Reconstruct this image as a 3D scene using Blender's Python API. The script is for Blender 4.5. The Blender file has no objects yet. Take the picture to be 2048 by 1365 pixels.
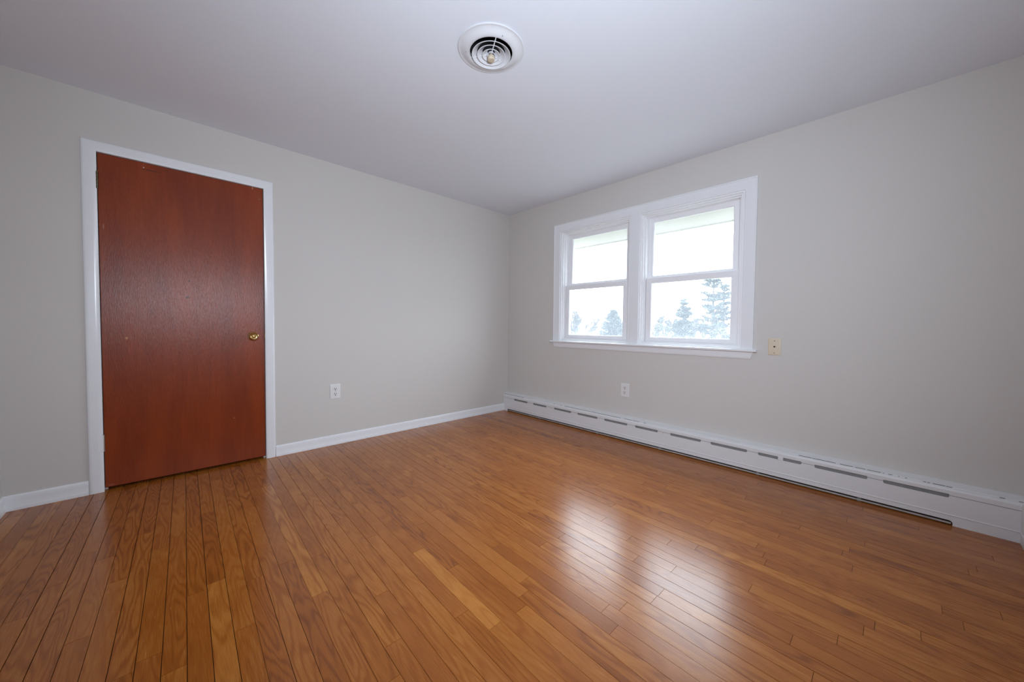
import bpy, bmesh, math, random
from mathutils import Vector, Matrix

scene = bpy.context.scene
col = scene.collection
random.seed(7)

# ------------------------------------------------------------------ camera
cam_data = bpy.data.cameras.new('camera')
cam_data.sensor_width = 36.0
cam_data.lens = 726.2129 / 2048 * 36.0
cam_data.shift_x = -0.000518
cam_data.shift_y = -0.003382
cam_data.clip_start = 0.02
cam_data.clip_end = 500
cam = bpy.data.objects.new('camera', cam_data)
col.objects.link(cam)
CAM = Vector((-3.1301, -3.3665, 1.0568))
yw, pt, rl = (math.radians(a) for a in (46.3706, -1.8048, 0.5829))
fwd = Vector((math.cos(pt) * math.cos(yw), math.cos(pt) * math.sin(yw), math.sin(pt)))
rt0 = Vector((math.sin(yw), -math.cos(yw), 0))
up0 = rt0.cross(fwd)
rt = rt0 * math.cos(rl) + up0 * math.sin(rl)
up = -rt0 * math.sin(rl) + up0 * math.cos(rl)
M = Matrix((rt, up, -fwd)).transposed().to_4x4()
M.translation = CAM
cam.matrix_world = M
scene.camera = cam

# ------------------------------------------------------------------ colour management
vs = scene.view_settings
vs.view_transform = 'Standard'
vs.look = 'None'
vs.gamma = 1.0
vs.exposure = 0.0
vs.use_curve_mapping = False
scene.cycles.use_denoising = True
scene.cycles.max_bounces = 10
scene.cycles.diffuse_bounces = 6
scene.cycles.glossy_bounces = 4
scene.cycles.transparent_max_bounces = 12
scene.cycles.sample_clamp_indirect = 0.0

# ------------------------------------------------------------------ overcast sky
world = bpy.data.worlds.new('overcast_sky')
scene.world = world
world.use_nodes = True
bg = world.node_tree.nodes['Background']
bg.inputs['Color'].default_value = (0.92, 1.03, 1.16, 1)
bg.inputs['Strength'].default_value = 18.8
# overcast luminance: three times brighter overhead than at the horizon
wn = world.node_tree
w_tc = wn.nodes.new('ShaderNodeTexCoord')
w_sep = wn.nodes.new('ShaderNodeSeparateXYZ')
w_sin = wn.nodes.new('ShaderNodeMapRange')
w_sin.inputs['From Min'].default_value = 0.0
w_sin.inputs['From Max'].default_value = 1.0
w_sin.inputs['To Min'].default_value = 0.333
w_sin.inputs['To Max'].default_value = 1.0
w_mul = wn.nodes.new('ShaderNodeVectorMath')
w_mul.operation = 'SCALE'
w_mul.inputs[0].default_value = (0.92, 1.03, 1.16)
wn.links.new(w_tc.outputs['Generated'], w_sep.inputs[0])
wn.links.new(w_sep.outputs[2], w_sin.inputs['Value'])
wn.links.new(w_sin.outputs['Result'], w_mul.inputs['Scale'])
wn.links.new(w_mul.outputs[0], bg.inputs['Color'])

# ------------------------------------------------------------------ photographer's flash behind and above the camera
ld = bpy.data.lights.new('camera_flash', 'SPOT')
ld.energy = 195
ld.color = (0.89, 1.0, 1.15)
ld.shadow_soft_size = 0.16
ld.spot_size = math.radians(148)
ld.spot_blend = 1.0
lo = bpy.data.objects.new('camera_flash', ld)
col.objects.link(lo)
lo.location = (-2.92, -3.50, 1.37)
lo.rotation_euler = (Vector((-0.80, -0.88, 1.62)) - Vector(lo.location)).to_track_quat('-Z', 'Y').to_euler()

# window daylight portal (guides sampling of the sky through the opening)
pd = bpy.data.lights.new('window_portal', 'AREA')
pd.shape = 'RECTANGLE'
pd.size = 1.78
pd.size_y = 1.22
pd.cycles.is_portal = True
po = bpy.data.objects.new('window_portal', pd)
col.objects.link(po)
po.location = (0.2, -1.705, 1.49)
po.rotation_euler = Vector((-1, 0, 0)).to_track_quat('-Z', 'Z').to_euler()

# ================================================================== helpers
def link(name, bm, mat, parent=None, smooth=False, bevel=0.0, seg=2, angle=40):
    me = bpy.data.meshes.new(name)
    bmesh.ops.recalc_face_normals(bm, faces=bm.faces)
    bm.to_mesh(me)
    bm.free()
    o = bpy.data.objects.new(name, me)
    col.objects.link(o)
    mats = mat if isinstance(mat, (list, tuple)) else [mat]
    for m in mats:
        me.materials.append(m)
    if smooth:
        me.polygons.foreach_set('use_smooth', [True] * len(me.polygons))
        if smooth != 'all':
            me.set_sharp_from_angle(angle=math.radians(angle))
    if parent is not None:
        o.parent = parent
    if bevel:
        b = o.modifiers.new('bevel', 'BEVEL')
        b.width = bevel
        b.segments = seg
        b.limit_method = 'ANGLE'
        b.angle_limit = math.radians(40)
    return o

def tag(o, label=None, cat=None, group=None, kind=None):
    if label: o['label'] = label
    if cat: o['category'] = cat
    if group: o['group'] = group
    if kind: o['kind'] = kind
    return o

def empty(name, loc=(0, 0, 0)):
    o = bpy.data.objects.new(name, None)
    o.empty_display_size = 0.1
    col.objects.link(o)
    o.location = loc
    return o

def box(bm, x0, x1, y0, y1, z0, z1):
    vs_ = [bm.verts.new((x, y, z)) for x in (x0, x1) for y in (y0, y1) for z in (z0, z1)]
    for f in ((0, 1, 3, 2), (4, 6, 7, 5), (0, 4, 5, 1), (2, 3, 7, 6), (0, 2, 6, 4), (1, 5, 7, 3)):
        bm.faces.new([vs_[i] for i in f])
    return vs_

def ring_x(bm, x0, x1, o, i):
    """rectangular frame between x0 and x1; o, i = (y0, y1, z0, z1) outer and inner, mitred corners"""
    def rect(x, r):
        return [bm.verts.new((x, y, z)) for y, z in ((r[0], r[2]), (r[1], r[2]), (r[1], r[3]), (r[0], r[3]))]
    a, b, c, d = rect(x0, o), rect(x0, i), rect(x1, i), rect(x1, o)
    for p, q in ((a, b), (b, c), (c, d), (d, a)):
        for k in range(4):
            n = (k + 1) % 4
            bm.faces.new((p[k], p[n], q[n], q[k]))

def sweep(bm, rings, close_path=False, close_prof=False):
    """rings: list of lists of coordinates (one list per profile point, same number of path points)"""
    R = [[bm.verts.new(p) for p in r] for r in rings]
    n = len(R)
    for a in range(n if close_prof else n - 1):
        p, q = R[a], R[(a + 1) % n]
        m = len(p)
        for k in range(m if close_path else m - 1):
            j = (k + 1) % m
            bm.faces.new((p[k], p[j], q[j], q[k]))
    if not close_path and n > 2:
        bm.faces.new([r[0] for r in R])
        bm.faces.new([r[-1] for r in R][::-1])

def lathe(bm, prof, seg=48, center=(0, 0, 0), axis='Z', closed=False):
    """prof: (radius, height) points"""
    def P(r, h, a):
        x, y = r * math.cos(a), r * math.sin(a)
        if axis == 'Z': v = (x, y, h)
        elif axis == 'Y': v = (x, h, y)
        else: v = (h, x, y)
        return (v[0] + center[0], v[1] + center[1], v[2] + center[2])
    R = []
    for r, h in prof:
        if r < 1e-6:
            R.append([bm.verts.new(P(0, h, 0))])
        else:
            R.append([bm.verts.new(P(r, h, 2 * math.pi * k / seg)) for k in range(seg)])
    n = len(R)
    for a in range(n if closed else n - 1):
        p, q = R[a], R[(a + 1) % n]
        for k in range(seg):
            j = (k + 1) % seg
            if len(p) == 1 and len(q) == 1: continue
            if len(p) == 1: bm.faces.new((p[0], q[j], q[k]))
            elif len(q) == 1: bm.faces.new((p[k], p[j], q[0]))
            else: bm.faces.new((p[k], p[j], q[j], q[k]))

def tube(bm, pts, radii, seg=8):
    pts = [Vector(p) for p in pts]
    rings = []
    for i, p in enumerate(pts):
        t = (pts[min(i + 1, len(pts) - 1)] - pts[max(i - 1, 0)]).normalized()
        a = t.orthogonal().normalized() if abs(t.z) > 0.95 else t.cross(Vector((0, 0, 1))).normalized()
        b = t.cross(a)
        r = radii[i] if isinstance(radii, (list, tuple)) else radii
        rings.append([bm.verts.new(p + a * r * math.cos(2 * math.pi * k / seg) + b * r * math.sin(2 * math.pi * k / seg)) for k in range(seg)])
    for p, q in zip(rings, rings[1:]):
        for k in range(seg):
            j = (k + 1) % seg
            bm.faces.new((p[k], p[j], q[j], q[k]))
    if seg > 2:
        bm.faces.new(rings[0][::-1])
        bm.faces.new(rings[-1])

def plate_poly(bm, outline, holes, to3d, thick):
    """flat sheet with holes in a plane, extruded to `thick`; to3d(u, v, d) -> xyz"""
    loops = [outline] + holes
    front = [[bm.verts.new(to3d(u, v, 0)) for u, v in lp] for lp in loops]
    edges = []
    for lp in front:
        for k in range(len(lp)):
            edges.append(bm.edges.new((lp[k], lp[(k + 1) % len(lp)])))
    res = bmesh.ops.triangle_fill(bm, use_beauty=True, use_dissolve=False, edges=edges)
    faces = [g for g in res['geom'] if isinstance(g, bmesh.types.BMFace)]
    if thick:
        back = {}
        for lp, src in zip(front, loops):
            for v, (a, b) in zip(lp, src):
                back[v] = bm.verts.new(to3d(a, b, thick))
        for f in faces:
            bm.faces.new([back[v] for v in reversed(f.verts)])
        for lp in front:
            for k in range(len(lp)):
                a, b = lp[k], lp[(k + 1) % len(lp)]
                bm.faces.new((a, b, back[b], back[a]))

def srgb(r, g, b):
    f = lambda c: (c / 255 / 12.92) if c / 255 <= 0.04045 else ((c / 255 + 0.055) / 1.055) ** 2.4
    return (f(r), f(g), f(b), 1)

# ================================================================== materials
def new_mat(name):
    m = bpy.data.materials.new(name)
    m.use_nodes = True
    nt = m.node_tree
    return m, nt, nt.nodes['Principled BSDF']

def N(nt, typ, **kw):
    n = nt.nodes.new(typ)
    for k, v in kw.items():
        if k in n.inputs: n.inputs[k].default_value = v
        else: setattr(n, k, v)
    return n

def math_node(nt, op, a, b=None, c=None, clamp=False):
    n = nt.nodes.new('ShaderNodeMath')
    n.operation = op
    n.use_clamp = clamp
    for i, v in enumerate((a, b, c)):
        if v is None: continue
        if isinstance(v, (int, float)): n.inputs[i].default_value = v
        else: nt.links.new(v, n.inputs[i])
    return n.outputs[0]

def mix_col(nt, fac, a, b, blend='MIX'):
    n = nt.nodes.new('ShaderNodeMix')
    n.data_type = 'RGBA'
    n.blend_type = blend
    for s, v in ((n.inputs[0], fac), (n.inputs[6], a), (n.inputs[7], b)):
        if isinstance(v, (int, float)): s.default_value = v
        elif isinstance(v, tuple): s.default_value = v
        else: nt.links.new(v, s)
    return n.outputs[2]

def paint(name, color, rough, bump=0.0, bscale=250, var=0.02, vscale=3.0, spec=0.5):
    """brushed or rolled paint: slight colour mottle and roller texture"""
    m, nt, p = new_mat(name)
    tc = N(nt, 'ShaderNodeTexCoord')
    n1 = N(nt, 'ShaderNodeTexNoise', Scale=vscale, Detail=3.0)
    nt.links.new(tc.outputs['Object'], n1.inputs['Vector'])
    dark = tuple(c * (1 - var * 2) for c in color[:3]) + (1,)
    lite = tuple(min(1, c * (1 + var)) for c in color[:3]) + (1,)
    nt.links.new(mix_col(nt, n1.outputs['Fac'], dark, lite), p.inputs['Base Color'])
    p.inputs['Roughness'].default_value = rough
    p.inputs['Specular IOR Level'].default_value = spec
    if bump:
        n2 = N(nt, 'ShaderNodeTexNoise', Scale=bscale, Detail=2.0)
        nt.links.new(tc.outputs['Object'], n2.inputs['Vector'])
        b = N(nt, 'ShaderNodeBump', Strength=bump, Distance=0.001)
        nt.links.new(n2.outputs['Fac'], b.inputs['Height'])
        nt.links.new(b.outputs['Normal'], p.inputs['Normal'])
    return m

MAT = {}
MAT['wall'] = paint('greige_wall_paint', (0.63, 0.605, 0.575), 0.75, bump=0.06, bscale=180, var=0.01, vscale=1.5, spec=0.25)
MAT['ceiling'] = paint('cool_white_ceiling_paint', (0.76, 0.785, 0.84), 0.9, bump=0.05, bscale=150, var=0.01, vscale=1.2, spec=0.1)
MAT['trim'] = paint('white_gloss_trim_paint', (0.82, 0.83, 0.85), 0.24, bump=0.03, bscale=60, var=0.015, vscale=8)
MAT['vinyl'] = paint('white_vinyl', (0.86, 0.86, 0.875), 0.35, var=0.01, vscale=6)
MAT['heater'] = paint('white_enamel', (0.75, 0.75, 0.755), 0.45, bump=0.04, bscale=500, var=0.02, vscale=6)
MAT['plastic'] = paint('white_plastic', (0.76, 0.76, 0.75), 0.35, var=0.01)
MAT['ivory'] = paint('ivory_plastic', (0.68, 0.58, 0.44), 0.4, var=0.015)
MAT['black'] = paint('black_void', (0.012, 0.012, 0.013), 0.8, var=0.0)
MAT['grey_metal'] = paint('dusty_grey_metal', (0.24, 0.24, 0.235), 0.6, var=0.15, vscale=30)
MAT['rail'] = paint('dusty_rail', (0.47, 0.44, 0.41), 0.6, var=0.2, vscale=18)
MAT['damper'] = paint('grey_damper_metal', (0.26, 0.25, 0.24), 0.6, var=0.12, vscale=25)
MAT['vent_white'] = paint('white_vent_enamel', (0.70, 0.71, 0.735), 0.35, var=0.015, vscale=20)
MAT['vent_rust'] = paint('yellowed_plastic', (0.62, 0.52, 0.38), 0.5, var=0.1, vscale=60)
MAT['subfloor'] = paint('dark_seam', (0.022, 0.011, 0.006), 0.8, var=0.05)
MAT['soffit'] = paint('cream_soffit_paint', (0.50, 0.485, 0.43), 0.7, var=0.01)
MAT['siding'] = paint('white_siding', (0.8, 0.8, 0.8), 0.7, var=0.01)
MAT['roof_pale'] = paint('pale_shingles', (0.42, 0.42, 0.44), 0.8, var=0.08, vscale=5)
MAT['roof_tan'] = paint('tan_shingles', (0.60, 0.36, 0.24), 0.8, var=0.1, vscale=5)
MAT['window_dark'] = paint('dark_window', (0.06, 0.07, 0.08), 0.2, var=0.0)
MAT['needles'] = paint('spruce_needles', (0.030, 0.046, 0.048), 0.8, var=0.3, vscale=2)
MAT['pine_needles'] = paint('pine_needles', (0.034, 0.050, 0.050), 0.8, var=0.3, vscale=2)
MAT['bark'] = paint('grey_bark', (0.050, 0.046, 0.048), 0.9, var=0.2, vscale=8)
MAT['twigs'] = paint('bare_twigs', (0.062, 0.060, 0.066), 0.9, var=0.15, vscale=4)
MAT['shrub'] = paint('olive_leaves', (0.065, 0.072, 0.058), 0.8, var=0.3, vscale=3)
MAT['lawn'] = paint('winter_lawn', (0.085, 0.083, 0.070), 0.95, var=0.15, vscale=0.4)

def metal(name, color, rough, var=0.1):
    m = paint(name, color, rough, var=var, vscale=40)
    m.node_tree.nodes['Principled BSDF'].inputs['Metallic'].default_value = 1.0
    return m
MAT['brass'] = metal('polished_brass', (0.62, 0.42, 0.17), 0.16)
MAT['dark_brass'] = metal('tarnished_brass', (0.16, 0.12, 0.07), 0.4)
MAT['silver'] = metal('steel', (0.55, 0.54, 0.52), 0.35)

# glass: clear pane with a pale veil mixed in as painted outdoor haze
def glass_mat():
    m, nt, p = new_mat('window_glass')
    nt.nodes.remove(p)
    out = nt.nodes['Material Output']
    tr = N(nt, 'ShaderNodeBsdfTransparent', Color=(0.97, 0.985, 0.98, 1))
    gl = N(nt, 'ShaderNodeBsdfGlossy', Roughness=0.02)
    tl = N(nt, 'ShaderNodeBsdfTranslucent', Color=(0.9, 0.95, 1.0, 1))
    tc = N(nt, 'ShaderNodeTexCoord')
    nz = N(nt, 'ShaderNodeTexNoise', Scale=4.0, Detail=4.0)
    nt.links.new(tc.outputs['Object'], nz.inputs['Vector'])
    haze = math_node(nt, 'MULTIPLY_ADD', nz.outputs['Fac'], 0.014, 0.052)
    m1 = nt.nodes.new('ShaderNodeMixShader')
    nt.links.new(haze, m1.inputs[0])
    nt.links.new(tr.outputs[0], m1.inputs[1])
    nt.links.new(tl.outputs[0], m1.inputs[2])
    # thin pane: the same reflectance from either face
    geo = N(nt, 'ShaderNodeNewGeometry')
    ior = math_node(nt, 'MULTIPLY_ADD', geo.outputs['Backfacing'], 1 / 1.45 - 1.45, 1.45)
    fr = N(nt, 'ShaderNodeFresnel')
    nt.links.new(ior, fr.inputs['IOR'])
    m2 = nt.nodes.new('ShaderNodeMixShader')
    nt.links.new(fr.outputs[0], m2.inputs[0])
    nt.links.new(m1.outputs[0], m2.inputs[1])
    nt.links.new(gl.outputs[0], m2.inputs[2])
    nt.links.new(m2.outputs[0], out.inputs['Surface'])
    return m
MAT['glass'] = glass_mat()

def floor_mat():
    m, nt, p = new_mat('oak_strip_floor')
    L = nt.links.new
    tc = N(nt, 'ShaderNodeTexCoord')
    at = N(nt, 'ShaderNodeAttribute', attribute_name='board')
    sep = N(nt, 'ShaderNodeSeparateColor')
    L(at.outputs['Color'], sep.inputs[0])
    r, g, b = sep.outputs
    sx = N(nt, 'ShaderNodeSeparateXYZ')
    L(tc.outputs['Object'], sx.inputs[0])
    X, Y = sx.outputs[0], sx.outputs[1]
    # per-board shifted coordinates
    xs = math_node(nt, 'ADD', X, math_node(nt, 'MULTIPLY', g, 37.0))
    ys = math_node(nt, 'ADD', Y, math_node(nt, 'MULTIPLY', b, 53.0))
    # cathedral figure: contour lines of a stretched noise field
    v1 = N(nt, 'ShaderNodeCombineXYZ')
    L(math_node(nt, 'MULTIPLY', xs, 13.0), v1.inputs[0])
    L(math_node(nt, 'MULTIPLY', ys, 1.6), v1.inputs[1])
    n1 = N(nt, 'ShaderNodeTexNoise', Scale=1.0, Detail=1.5, Roughness=0.45)
    L(v1.outputs[0], n1.inputs['Vector'])
    freq = math_node(nt, 'MULTIPLY_ADD', g, 50.0, 55.0)
    ph = math_node(nt, 'MULTIPLY', n1.outputs['Fac'], freq)
    ringv = math_node(nt, 'MULTIPLY_ADD', math_node(nt, 'SINE', ph), 0.5, 0.5)
    ringp = math_node(nt, 'POWER', ringv, 2.2)
    # fine pores, streaked along the board
    v2 = N(nt, 'ShaderNodeCombineXYZ')
    L(math_node(nt, 'MULTIPLY', xs, 420.0), v2.inputs[0])
    L(math_node(nt, 'MULTIPLY', ys, 14.0), v2.inputs[1])
    n2 = N(nt, 'ShaderNodeTexNoise', Scale=1.0, Detail=2.0)
    L(v2.outputs[0], n2.inputs['Vector'])
    pores = math_node(nt, 'MULTIPLY', math_node(nt, 'SUBTRACT', n2.outputs['Fac'], 0.5), 2.2)
    # broad mottling along the board
    v3 = N(nt, 'ShaderNodeCombineXYZ')
    L(math_node(nt, 'MULTIPLY', xs, 10.0), v3.inputs[0])
    L(math_node(nt, 'MULTIPLY', ys, 4.0), v3.inputs[1])
    n3 = N(nt, 'ShaderNodeTexNoise', Scale=1.0, Detail=3.0)
    L(v3.outputs[0], n3.inputs['Vector'])
    # how strongly the rings show differs from board to board
    ringamt = math_node(nt, 'MULTIPLY', ringp, math_node(nt, 'MULTIPLY_ADD', b, 0.30, 0.04))
    tone = math_node(nt, 'MULTIPLY_ADD', math_node(nt, 'SUBTRACT', r, 0.5), 0.40, 0.54)
    tone = math_node(nt, 'ADD', tone, math_node(nt, 'MULTIPLY', math_node(nt, 'SUBTRACT', n3.outputs['Fac'], 0.5), 0.42))
    tone = math_node(nt, 'ADD', tone, math_node(nt, 'MULTIPLY', pores, 0.27))
    tone = math_node(nt, 'SUBTRACT', tone, ringamt, clamp=True)
    cr = N(nt, 'ShaderNodeValToRGB')
    e = cr.color_ramp.elements
    e[0].position = 0.0; e[0].color = (0.160, 0.039, 0.0045, 1)
    e[1].position = 1.0; e[1].color = (0.57, 0.230, 0.043, 1)
    k = e.new(0.45); k.color = (0.338, 0.101, 0.0120, 1)
    L(tone, cr.inputs[0])
    # some boards redder, some greyer
    hue = mix_col(nt, math_node(nt, 'MULTIPLY', g, 0.30), cr.outputs[0], (0.325, 0.096, 0.020, 1))
    L(hue, p.inputs['Base Color'])
    # worn satin varnish
    n4 = N(nt, 'ShaderNodeTexNoise', Scale=2.2, Detail=4.0)
    L(tc.outputs['Object'], n4.inputs['Vector'])
    rough = math_node(nt, 'MULTIPLY_ADD', n4.outputs['Fac'], 0.05, 0.195)
    rough = math_node(nt, 'ADD', rough, math_node(nt, 'MULTIPLY', math_node(nt, 'ABSOLUTE', pores), 0.10))
    L(rough, p.inputs['Roughness'])
    p.inputs['Specular IOR Level'].default_value = 0.46
    bmp = N(nt, 'ShaderNodeBump', Strength=0.25, Distance=0.0004)
    h = math_node(nt, 'ADD', math_node(nt, 'MULTIPLY', pores, 0.25), math_node(nt, 'MULTIPLY', ringp, -0.35))
    n5 = N(nt, 'ShaderNodeTexNoise', Scale=30.0, Detail=2.0)
    L(tc.outputs['Object'], n5.inputs['Vector'])
    h = math_node(nt, 'ADD', h, math_node(nt, 'MULTIPLY', n5.outputs['Fac'], 0.8))
    L(h, bmp.inputs['Height'])
    L(bmp.outputs['Normal'], p.inputs['Normal'])
    return m
MAT['floor'] = floor_mat()

def door_mat():
    m, nt, p = new_mat('varnished_mahogany_veneer')
    L = nt.links.new
    tc = N(nt, 'ShaderNodeTexCoord')
    sx = N(nt, 'ShaderNodeSeparateXYZ')
    L(tc.outputs['Object'], sx.inputs[0])
    X, Z = sx.outputs[0], sx.outputs[2]
    def noise(fx, fz, detail=2.0, rough=0.5):
        v = N(nt, 'ShaderNodeCombineXYZ')
        L(math_node(nt, 'MULTIPLY', X, fx), v.inputs[0])
        L(math_node(nt, 'MULTIPLY', Z, fz), v.inputs[1])
        n = N(nt, 'ShaderNodeTexNoise', Scale=1.0, Detail=detail, Roughness=rough)
        L(v.outputs[0], n.inputs['Vector'])
        return n.outputs['Fac']
    broad = noise(7.0, 1.3, 3.0)
    fine = noise(380.0, 34.0, 3.0, 0.6)
    med = noise(60.0, 5.0, 2.0)
    t = math_node(nt, 'MULTIPLY_ADD', math_node(nt, 'SUBTRACT', broad, 0.5), 1.1, 0.5)
    t = math_node(nt, 'ADD', t, math_node(nt, 'MULTIPLY', math_node(nt, 'SUBTRACT', fine, 0.5), 0.55))
    t = math_node(nt, 'ADD', t, math_node(nt, 'MULTIPLY', math_node(nt, 'SUBTRACT', med, 0.5), 0.35), clamp=True)
    cr = N(nt, 'ShaderNodeValToRGB')
    e = cr.color_ramp.elements
    e[0].position = 0.0; e[0].color = (0.13, 0.0145, 0.0015, 1)
    e[1].position = 1.0; e[1].color = (0.31, 0.048, 0.0035, 1)
    L(t, cr.inputs[0])
    c = cr.outputs[0]
    # chips, dents and scratches of their own shape: (x, z, rx, rz, colour)
    for x, z, rx, rz, cl in ((-3.315, 0.955, 0.009, 0.011, (0.45, 0.20, 0.07, 1)), (-3.022, 1.233, 0.013, 0.009, (0.06, 0.012, 0.008, 1)),
                             (-3.222, 2.056, 0.004, 0.005, (0.6, 0.5, 0.42, 1)), (-2.645, 2.078, 0.003, 0.014, (0.62, 0.42, 0.28, 1)),
                             (-3.19, 2.045, 0.06, 0.004, (0.06, 0.015, 0.008, 1)), (-2.602, 2.005, 0.012, 0.004, (0.32, 0.15, 0.07, 1)),
                             (-3.402, 1.645, 0.004, 0.02, (0.30, 0.14, 0.09, 1)), (-2.775, 0.352, 0.004, 0.004, (0.5, 0.3, 0.16, 1)),
                             (-3.395, 0.032, 0.02, 0.006, (0.30, 0.10, 0.05, 1)), (-3.012, 1.345, 0.008, 0.006, (0.07, 0.015, 0.01, 1))):
        dx = math_node(nt, 'POWER', math_node(nt, 'DIVIDE', math_node(nt, 'SUBTRACT', X, x), rx), 2)
        dz = math_node(nt, 'POWER', math_node(nt, 'DIVIDE', math_node(nt, 'SUBTRACT', Z, z), rz), 2)
        d = math_node(nt, 'ADD', math_node(nt, 'ADD', dx, dz), math_node(nt, 'MULTIPLY', fine, 0.6))
        msk = math_node(nt, 'SUBTRACT', 1.3, d, clamp=True)
        c = mix_col(nt, msk, c, cl)
    L(c, p.inputs['Base Color'])
    p.inputs['Roughness'].default_value = 0.30
    p.inputs['Specular IOR Level'].default_value = 0.42
    bmp = N(nt, 'ShaderNodeBump', Strength=0.6, Distance=0.0014)
    h = math_node(nt, 'ADD', fine, math_node(nt, 'MULTIPLY', noise(190.0, 20.0, 2.0), 0.6))
    L(h, bmp.inputs['Height'])
    L(bmp.outputs['Normal'], p.inputs['Normal'])
    return m
MAT['door'] = door_mat()

# ================================================================== room shell
H = 2.44
XW, YS = -3.80, -3.90          # west wall, south wall
YC = -1.705                    # centre of the window pair
def structure(o, label, cat):
    return tag(o, label, cat, kind='structure')

# floor: oak strips, each board its own tone, set by hand where the joints show
bm = bmesh.new()
lay = bm.faces.layers.float_color.new('board')
PITCH, SLOPE, PHASE = 0.05982, 0.0270, -0.0263
joints = {}
for x, y in ((-3.4845,-1.081),(-3.3644,-0.968),(-3.3046,-1.212),(-3.5451,-1.259),(-3.2443,-0.814),(-3.1252,-0.955),(-2.9537,-1.842),(-2.9983,-0.752),
             (-2.8871,-1.571),(-2.6469,-1.586),(-2.7612,-1.542),(-2.8076,-0.846),(-2.567,-0.852),(-2.2674,-0.755),(-3.179,-1.03),(-3.0578,-1.517),
             (-2.23,-2.067),(-2.29,-2.429),(-2.29,-1.86),(-2.169,-2.437),(-2.35,-2.307),(-2.045,-2.337),(-1.987,-2.724),(-1.81,-2.224),(-1.737,-2.758),(-1.68,-2.241),
             (-1.375,-2.298),(-1.25,-2.251),(-1.62,-2.585),(-1.325,-2.744),(-1.44,-2.485),(-2.17,-1.665),(-2.1,-1.32),(-1.93,-1.822),(-1.985,-2.083),
             (-1.95,-1.068),(-2.34,-1.348),(-2.4,-1.602),(-1.19,-2.998),(-1.07,-2.939),(-0.71,-3.053),(-0.83,-3.23),(-0.955,-3.272),(-0.355,-3.717),
             (-0.535,-3.652),(-1.01,-3.524),(-1.25,-3.463),(-1.38,-3.325),(-1.495,-3.266),(-1.44,-2.995),(-0.235,-3.49),(-1.735,-3.228),(-0.89,-2.994)):
    k = round((x - SLOPE * y - PHASE) / PITCH)
    joints.setdefault(k, []).append(y)
rf = random.Random(11)
y_lo, y_hi = YS, 0.10
special = {}
gap = 0.0010
for k in range(-66, 4):
    ys = sorted(joints.get(k, []))
    # lengthen out the hidden remainder of each row with random joints
    cuts = list(ys)
    y = (ys[0] if ys else y_lo - rf.uniform(0.0, 0.9))
    while y > y_lo:
        y -= rf.uniform(0.55, 1.5)
        if y > y_lo + 0.1: cuts.append(y)
    y = (ys[-1] if ys else y_lo + rf.uniform(0.2, 1.4))
    if not ys: cuts.append(y)
    while y < y_hi:
        y += rf.uniform(0.6, 1.6)
        if y < y_hi - 0.1: cuts.append(y)
    cuts = [y_lo] + sorted(c for c in cuts if y_lo + 0.05 < c < y_hi - 0.05) + [y_hi]
    gs = gap * rf.choice((0.45, 0.7, 0.9, 1.2))
    for a, b in zip(cuts, cuts[1:]):
        if b - a < 0.03: continue
        tilt = rf.uniform(-1, 1) * 0.00012
        tone = min(1, max(0, rf.gauss(0.5, 0.17)))
        if k == -37 and a < -2.1 < b or (k == -37 and abs(a + 2.429) < 0.02): tone = 1.2
        g, bb = rf.random(), rf.random()
        xl = lambda yy: PHASE + (k - 0.5) * PITCH + SLOPE * yy + gs
        xr = lambda yy: PHASE + (k + 0.5) * PITCH + SLOPE * yy - gs
        ga = 0.0006
        pts = [(xl(a), a + ga, tilt), (xr(a), a + ga, -tilt), (xr(b), b - ga, -tilt), (xl(b), b - ga, tilt)]
        pts = [(min(0.0, max(XW, px)), py, pz) for px, py, pz in pts]
        if pts[1][0] - pts[0][0] < 0.002 and pts[2][0] - pts[3][0] < 0.002: continue
        top = [bm.verts.new(q) for q in pts]
        bot = [bm.verts.new((q[0], q[1], -0.018)) for q in pts]
        fs = [bm.faces.new(top)]
        for i in range(4):
            j = (i + 1) % 4
            fs.append(bm.faces.new((top[i], bot[i], bot[j], top[j])))
        for f in fs:
            f[lay] = (tone, g, bb, 1)
            f.material_index = 0
base = bmesh.ops.create_grid(bm, x_segments=1, y_segments=1, size=0.5)
for v in base['verts']:
    v.co = Vector((XW / 2 + v.co.x * 3.9, (YS + 0.1) / 2 + v.co.y * 4.05, -0.0085))
for f in bm.faces:
    if all(v in base['verts'] for v in f.verts): f.material_index = 1
floor = link('floor', bm, [MAT['floor'], MAT['subfloor']])
structure(floor, 'honey brown oak strip floor running towards the door wall', 'floor')

# ceiling with the round duct hole
VX, VY = -1.9353, -1.9374
bm = bmesh.new()
circ = [(VX + 0.118 * math.cos(2 * math.pi * k / 48), VY + 0.118 * math.sin(2 * math.pi * k / 48)) for k in range(48)]
plate_poly(bm, [(XW - 0.1, YS - 0.1), (0.1, YS - 0.1), (0.1, 0.1), (XW - 0.1, 0.1)], [circ], lambda u, v, d: (u, v, H + d), 0.02)
structure(link('ceiling', bm, MAT['ceiling']), 'plain cool white ceiling with a round vent', 'ceiling')

# north wall (holds the door)
DX0, DX1, DZ = -3.4450, -2.5560, 2.112
bm = bmesh.new()
box(bm, XW - 0.1, DX0, 0, 0.12, -0.02, H)
box(bm, DX1, 0.15, 0, 0.12, -0.02, H)
box(bm, DX0, DX1, 0, 0.12, DZ, H)
box(bm, XW - 0.1, 0.15, 0.12, 0.16, -0.02, H)
structure(link('wall_north', bm, MAT['wall']), 'pale greige wall with the red-brown door', 'wall')

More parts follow.
